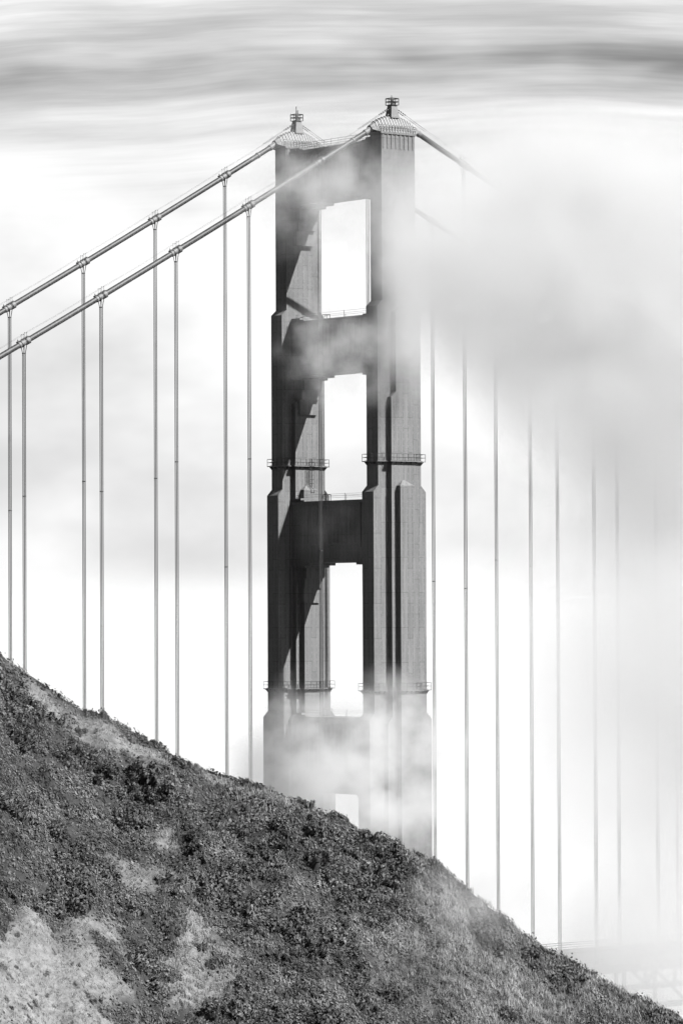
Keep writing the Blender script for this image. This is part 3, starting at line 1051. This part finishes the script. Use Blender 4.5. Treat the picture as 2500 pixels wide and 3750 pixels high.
def plant_hill():
    n = 23000
    s = nrng.uniform(-38, 38, n); t = nrng.uniform(288, 341, n)
    q = 336 - 0.10 * s - t
    keep = (q > -3.0) & (t > 288 + (s + 38) * 0.45)
    pal = paleness(s, t)
    clump = vnoise(s / 2.4, t / 2.4, 21) * .45 + vnoise(s / 7.5, (t + .1 * s) / 2.3, 22) * .55
    prob = np.clip(-0.25 + 1.75 * clump, 0, 1) * (1 - 0.985 * pal)
    right = np.clip((s - 2) / 16, 0, 1)
    keep &= nrng.random(n) < prob * 0.55 * (1 - 0.1 * right)
    s, t, q, pal, clump = s[keep], t[keep], q[keep], pal[keep], clump[keep]
    scl = (0.34 + 1.3 * clump ** 2 * nrng.random(len(s)) + 0.7 * nrng.random(len(s)) ** 5)
    print('SHRUBS', len(s))
    scl *= np.where(pal > .3, .5, 1.0) * np.where(q < 1.6, 0.62, 1.0) * (1 - 0.15 * np.clip((s - 2) / 16, 0, 1))
    P = world_xyz(s, t)
    P[:, 2] -= 0.08
    rot = nrng.uniform(0, 6.28, len(s)); zs = nrng.uniform(.8, 1.25, len(s))
    # scattered small sprigs on the open grass
    ke = 420
    se = nrng.uniform(-32, 26, ke); te = nrng.uniform(292, 336, ke)
    ok = (paleness(se, te) > .35) & (te > 288 + (se + 38) * 0.45) & (336 - .1 * se - te > .5)
    se, te = se[ok], te[ok]
    s, t, q = np.concatenate([s, se]), np.concatenate([t, te]), np.concatenate([q, 336 - .1 * se - te])
    P = np.concatenate([P, world_xyz(se, te)]); scl = np.concatenate([scl, nrng.uniform(.12, .3, len(se))])
    rot = np.concatenate([rot, nrng.uniform(0, 6.28, len(se))]); zs = np.concatenate([zs, nrng.uniform(.8, 1.2, len(se))])
    # the shrubs that stand out: 300 individuals (largest), the rest one mass
    infr = (np.abs(s) < 0.0871 * t) & (q > -0.6)
    order = np.argsort(-scl * infr)
    one = order[:255]
    rest = order[255:]
    NL_SMALL = 140
    protos = [shrub_arrays(40 + i, NL_SMALL) for i in range(8)]
    GR = ground_grad(s, t)
    V, F = scatter(protos, P[rest], rot[rest], scl[rest], zs[rest], GR[rest])
    nf = [len(p_[1]) for p_ in protos]
    pat = [(np.arange(k_) >= NL_SMALL).astype(np.int32) for k_ in nf]
    core = np.concatenate([pat[i_ % 8] for i_ in range(len(rest))])
    tag(put('scrub', mesh_np('scrub', V, F, M_SHRUB, core)), 'carpet of low dark coastal scrub covering the hillside', 'scrub', kind='stuff')
    big = []
    for i in range(8):
        V, F = shrub_arrays(140 + i, 360)
        big.append(mesh_np('shrub', V, F, M_SHRUB, (np.arange(len(F)) >= 360).astype(np.int32)))
    for j, i in enumerate(one):
        o = put('shrub', big[j % 8])
        o.location = P[i]; o.rotation_euler = (lean(GR[i]) @ Matrix.Rotation(rot[i], 3, 'Z').to_quaternion()).to_euler(); o.scale = (scl[i], scl[i], scl[i] * zs[i])
        edges = (-25.5, -22.5, -18.0, -14.5, -10.5, -6.5, -2.0, 2.5, 7.5, 12, 17, 22)
        col_ = ('at the left edge', 'left of the second suspender pair', 'below the second suspender pair', 'left of the third suspender pair', 'below the third suspender pair',
                'below the suspenders nearest the tower', 'below the far leg', 'below the roadway opening', 'below the near leg',
                'right of the tower', 'below the suspenders right of the tower', 'towards the lower right', 'at the lower right corner')[sum(s[i] > e for e in edges)]
        rows = ((2, 'just under the ridge'), (5, 'close below the ridge'), (8, 'high on the slope'), (12, 'on the upper slope'), (16, 'in mid slope'),
                (20, 'on the lower slope'), (25, 'low on the slope'), (99, 'at the bottom of the slope'))
        row_ = next(r_ for lim_, r_ in rows if q[i] < lim_)
        tag(o, 'dark rounded shrub %s, %s' % (row_, col_), 'shrub', 'larger shrubs in the hillside scrub')
    # shrubs one can single out: on the skyline and on the open grass
    single = [(-29.6, 334.4, .95, 'dark shrub on the skyline at the left edge of the picture'),
              (-22.2, 335.2, .62, 'small shrub on the ridge below the second pair of suspenders'),
              (-14.25, 336.2, .85, 'round dark shrub on the ridge below the third pair of suspenders'),
              (-8.7, 336.0, .80, 'flat-topped dark shrub on the ridge below the suspender nearest the tower'),
              (-6.6, 336.0, .50, 'small dark shrub on the ridge at the left foot of the tower'),
              (-4.2, 335.6, .85, 'broad shrub on the ridge in front of the fogged far leg'),
              (1.3, 335.2, .60, 'small round shrub on the ridge below the roadway opening'),
              (2.9, 334.9, .85, 'dark bushy shrub on the ridge at the foot of the near leg'),
              (6.25, 334.9, .55, 'lone round shrub on pale ground at the foot of the near leg'),
              (7.6, 334.4, 1.0, 'large dark shrub on the ridge at the right foot of the tower'),
              (9.9, 334.6, .45, 'tiny dark shrub on the skyline just right of the tower'),
              (25.6, 332.9, .42, 'tiny dark shrub on the skyline near the lower right corner'),
              (-17.0, 307.3, .62, 'lone dark shrub on the pale grass at lower left'),
              (-18.9, 304.6, .55, 'dark shrub at the edge of the bare slope at lower left'),
              (-9.2, 312.0, .40, 'small isolated shrub in the pale grass at bottom centre'),
              (-24.2, 309.8, .85, 'dark shrub patch above the bare slope at the left edge'),
              (-26.5, 306.9, .55, 'low dark shrub on the bare slope at the left edge'),
              (-12.2, 324.4, .95, 'rounded shrub standing over a pale gap in mid slope')]
    for j, (ss, tt, sc_, lab) in enumerate(single):
        p = world_xyz(np.array([ss]), np.array([tt]))[0]
        o = put('shrub', big[(j * 3 + 1) % 8])
        o.location = (p[0], p[1], p[2] - 0.05); o.rotation_euler = (0, 0, j * 1.3); o.scale = (sc_, sc_, sc_ * .95)
        tag(o, lab, 'shrub', 'shrubs that stand out on the hillside')
    # low sprigs between the shrubs
    k = 7000
    ss = nrng.uniform(-36, 36, k); tt = nrng.uniform(288, 340, k)
    qq = 336 - 0.10 * ss - tt
    kp = (qq > -2.5) & (tt > 288 + (ss + 38) * 0.45) & (nrng.random(k) > paleness(ss, tt) * 1.2)
    ss, tt = ss[kp], tt[kp]
    V, F = scatter([spray_arrays(60 + i, 26) for i in range(6)], world_xyz(ss, tt), nrng.uniform(0, 6.28, len(ss)), nrng.uniform(.8, 1.5, len(ss)), np.ones(len(ss)), ground_grad(ss, tt))
    tag(put('ground_cover', mesh_np('ground_cover', V, F, M_SHRUB)), 'low leafy ground cover between the shrubs of the hillside', 'ground cover', kind='stuff')
    # dry grass
    n = 60000
    s = nrng.uniform(-36, 36, n); t = nrng.uniform(288, 340, n)
    q = 336 - 0.10 * s - t
    pal = paleness(s, t)
    rightg = np.clip((s - 1) / 14, 0, 1) * 0.45
    keep = (q > -2.5) & (t > 288 + (s + 38) * 0.45) & (nrng.random(n) < np.clip(0.13 + .8 * pal + rightg, 0, 1))
    s, t, pal = s[keep], t[keep], pal[keep]
    P = world_xyz(s, t)
    k = len(s)
    protos = [grass_arrays(80 + i, 9) for i in range(10)]
    V, F = scatter(protos, P, nrng.uniform(0, 6.28, k), nrng.uniform(.5, 1.1, k) * (1 + .3 * rightg[keep]) * np.where(s < -15, .6, 1.0), nrng.uniform(.7, 1.3, k), ground_grad(s, t))
    tag(put('grass', mesh_np('grass', V, F, M_GRASS)), 'pale dry grass growing in the gaps between the scrub', 'grass', kind='stuff')


plant_hill()


# ------------------------------------------------------------------ fog
def fog_mat(name, dens, seed, nscale, lo, hi, warp=0.5, soft=0.75, step=0.3, stretch=(1, 1, 1), detail=6, white=0.8):
    m, nt, out = new_mat(name)
    N, L = nt.nodes.new, nt.links.new
    tc = N('ShaderNodeTexCoord')
    g = N('ShaderNodeNewGeometry')
    ln = N('ShaderNodeVectorMath'); ln.operation = 'LENGTH'
    L(tc.outputs['Object'], ln.inputs[0])
    mp = N('ShaderNodeMapping'); mp.inputs['Location'].default_value = (seed * 7.3, seed * 3.1, seed * 5.7)
    mp.inputs['Scale'].default_value = tuple(nscale * q for q in stretch)
    L(g.outputs['Position'], mp.inputs['Vector'])
    n = N('ShaderNodeTexNoise'); n.inputs['Scale'].default_value = 1.0
    n.inputs['Detail'].default_value = detail; n.inputs['Roughness'].default_value = 0.6
    L(mp.outputs[0], n.inputs['Vector'])
    w = N('ShaderNodeMath'); w.operation = 'MULTIPLY_ADD'; w.inputs[1].default_value = -warp
    L(n.outputs['Fac'], w.inputs[0])
    w2 = N('ShaderNodeMath'); w2.operation = 'ADD'; w2.inputs[1].default_value = warp * 0.5
    L(ln.outputs['Value'], w2.inputs[0]); L(w2.outputs[0], w.inputs[2])
    fall = N('ShaderNodeMapRange'); fall.interpolation_type = 'SMOOTHSTEP'
    fall.inputs['From Min'].default_value = 1.0 - soft; fall.inputs['From Max'].default_value = 0.98
    fall.inputs['To Min'].default_value = 1.0; fall.inputs['To Max'].default_value = 0.0
    L(w.outputs[0], fall.inputs['Value'])
    th = N('ShaderNodeMapRange'); th.interpolation_type = 'SMOOTHSTEP'
    th.inputs['From Min'].default_value = lo; th.inputs['From Max'].default_value = hi
    L(n.outputs['Fac'], th.inputs['Value'])
    mu = N('ShaderNodeMath'); mu.operation = 'MULTIPLY'
    L(fall.outputs[0], mu.inputs[0]); L(th.outputs[0], mu.inputs[1])
    md = N('ShaderNodeMath'); md.operation = 'MULTIPLY'; md.inputs[1].default_value = dens
    L(mu.outputs[0], md.inputs[0])
    pv = N('ShaderNodeVolumePrincipled')
    pv.inputs['Color'].default_value = (white, white, white, 1)
    pv.inputs['Anisotropy'].default_value = 0.6
    L(md.outputs[0], pv.inputs['Density'])
    L(pv.outputs[0], out.inputs['Volume'])
    m.cycles.volume_step_rate = step
    m.cycles.volume_sampling = 'MULTIPLE_IMPORTANCE'
    return m


def ico_shell(name):
    """rounded closed shell, unit radius"""
    mb = MB()
    n, h = 20, 10
    vs = [(0, 0, -1)]
    for j in range(1, h):
        ph = -math.pi / 2 + math.pi * j / h
        vs += [(math.cos(ph) * math.cos(2 * math.pi * i / n), math.cos(ph) * math.sin(2 * math.pi * i / n), math.sin(ph)) for i in range(n)]
    vs.append((0, 0, 1))
    fs = [(0, 1 + (i + 1) % n, 1 + i) for i in range(n)]
    for j in range(h - 2):
        for i in range(n):
            fs.append((1 + j * n + i, 1 + j * n + (i + 1) % n, 1 + (j + 1) * n + (i + 1) % n, 1 + (j + 1) * n + i))
    b = 1 + (h - 2) * n
    fs += [(b + i, b + (i + 1) % n, len(vs) - 1) for i in range(n)]
    mb.add(vs, fs)
    return mb


def fog(name, label, c, r, mat, tilt=0.0, lean_=0.0, turn=0.0):
    """c: centre, r: half extents along the bridge, across it, and up"""
    me = ico_shell(name).mesh(name, mat)
    o = put(name, me)
    o.matrix_world = Matrix.Translation(c) @ Matrix.Rotation(turn, 4, 'Z') @ Matrix.Rotation(lean_, 4, 'X') @ Matrix.Rotation(tilt, 4, 'Y') @ Matrix.Diagonal((r[0], r[1], r[2], 1))
    tag(o, label, 'fog', 'drifting fog round the bridge', 'stuff')
    return o


fog('fog_bank', 'thick fog bank swallowing the main cables right of the tower', at(46, 588, 185), (50, 13, 42),
    fog_mat('fog_bank', 1.05, 1, 0.05, -0.1, 0.7, 0.2, 1.0, white=0.83), math.radians(12), math.radians(-30), -YAW * 0.35)
fog('fog_bank', 'pale fog among the suspenders right of the tower', at(56, 575, 128), (46, 11, 58),
    fog_mat('fog_right', 0.38, 11, 0.03, 0.05, 0.55, 0.25, 1.0, white=0.90), 0, math.radians(-12), -YAW * 0.4)
fog('fog_wisp', 'soft fog curling in front of the upper near leg', (-3.5, -23, 198), (11.5, 6, 25),
    fog_mat('fog_near_leg', 0.40, 6, 0.09, 0.15, 0.7, 0.4, 0.9))
fog('fog_wisp', 'fog veil over the upper part of the tower', (-24, -26, 211), (23, 7, 16),
    fog_mat('fog_upper', 0.19, 2, 0.17, 0.28, 0.72, 0.6, 0.9))
fog('fog_wisp', 'thin mottled fog drifting across the second strut', (-22, -26, 184), (15, 6, 14),
    fog_mat('fog_middle', 0.17, 3, 0.2, 0.3, 0.72, 0.6, 0.9))
fog('fog_wisp', 'thin grey fog shreds across the third strut', (-23, -26, 154), (14, 5, 8),
    fog_mat('fog_third', 0.012, 8, 0.22, 0.40, 0.74, 0.6, 0.8))
fog('fog_wisp', 'white fog wisp wrapped round the lower part of the tower', (-20, -28, 113), (35, 9, 20),
    fog_mat('fog_lower', 0.28, 4, 0.14, 0.3, 0.68, 0.7, 0.85, white=0.88))
fog('fog_bank', 'low fog over the bridge deck at lower right', (46, -31, 78), (46, 12, 25),
    fog_mat('fog_low', 0.11, 5, 0.04, 0.22, 0.58, 0.5, 0.7))
fog('mist', 'thin mist over the grassy slope right of centre', at(11, 316, 117), (10, 4, 6),
    fog_mat('mist_right', 0.12, 12, 0.2, 0.3, 0.65, 0.5, 0.8))
fog('mist', 'thin mist over the bare slope at lower left', at(-22, 291, 114), (11, 5, 6),
    fog_mat('mist_low', 0.025, 9, 0.2, 0.3, 0.65, 0.5, 0.8))
fog('mist', 'thin mist along the upper left of the hillside', at(-18, 324, 131), (9, 4, 4),
    fog_mat('mist_high', 0.03, 10, 0.2, 0.3, 0.65, 0.5, 0.8))


def marine_layer():
    """the sea fog that fills the strait beyond the tower: one broad closed body of even density"""
    m, nt, out = new_mat('marine_layer')
    N, L = nt.nodes.new, nt.links.new
    pv = N('ShaderNodeVolumePrincipled')
    pv.inputs['Color'].default_value = (0.85, 0.85, 0.85, 1)
    g = N('ShaderNodeNewGeometry'); sp = N('ShaderNodeSeparateXYZ'); L(g.outputs['Position'], sp.inputs[0])
    r = N('ShaderNodeMapRange'); r.interpolation_type = 'SMOOTHSTEP'
    r.inputs['From Min'].default_value = 70; r.inputs['From Max'].default_value = 158
    r.inputs['To Min'].default_value = 0.006; r.inputs['To Max'].default_value = 0.0
    L(sp.outputs['Z'], r.inputs['Value']); L(r.outputs[0], pv.inputs['Density'])
    m.cycles.volume_step_rate = 0.5
    pv.inputs['Anisotropy'].default_value = 0.45
    L(pv.outputs[0], out.inputs['Volume'])
    mb = MB()
    pts = [at(-1500, 800, 0), at(1500, 800, 0), at(2500, 6000, 0), at(-2500, 6000, 0)]
    mb.prism_xy([(p.x, p.y) for p in pts], -1.0, 160.0)
    tag(mb.build('marine_fog', m), 'white sea fog filling the strait behind the bridge', 'fog', kind='stuff')


marine_layer()
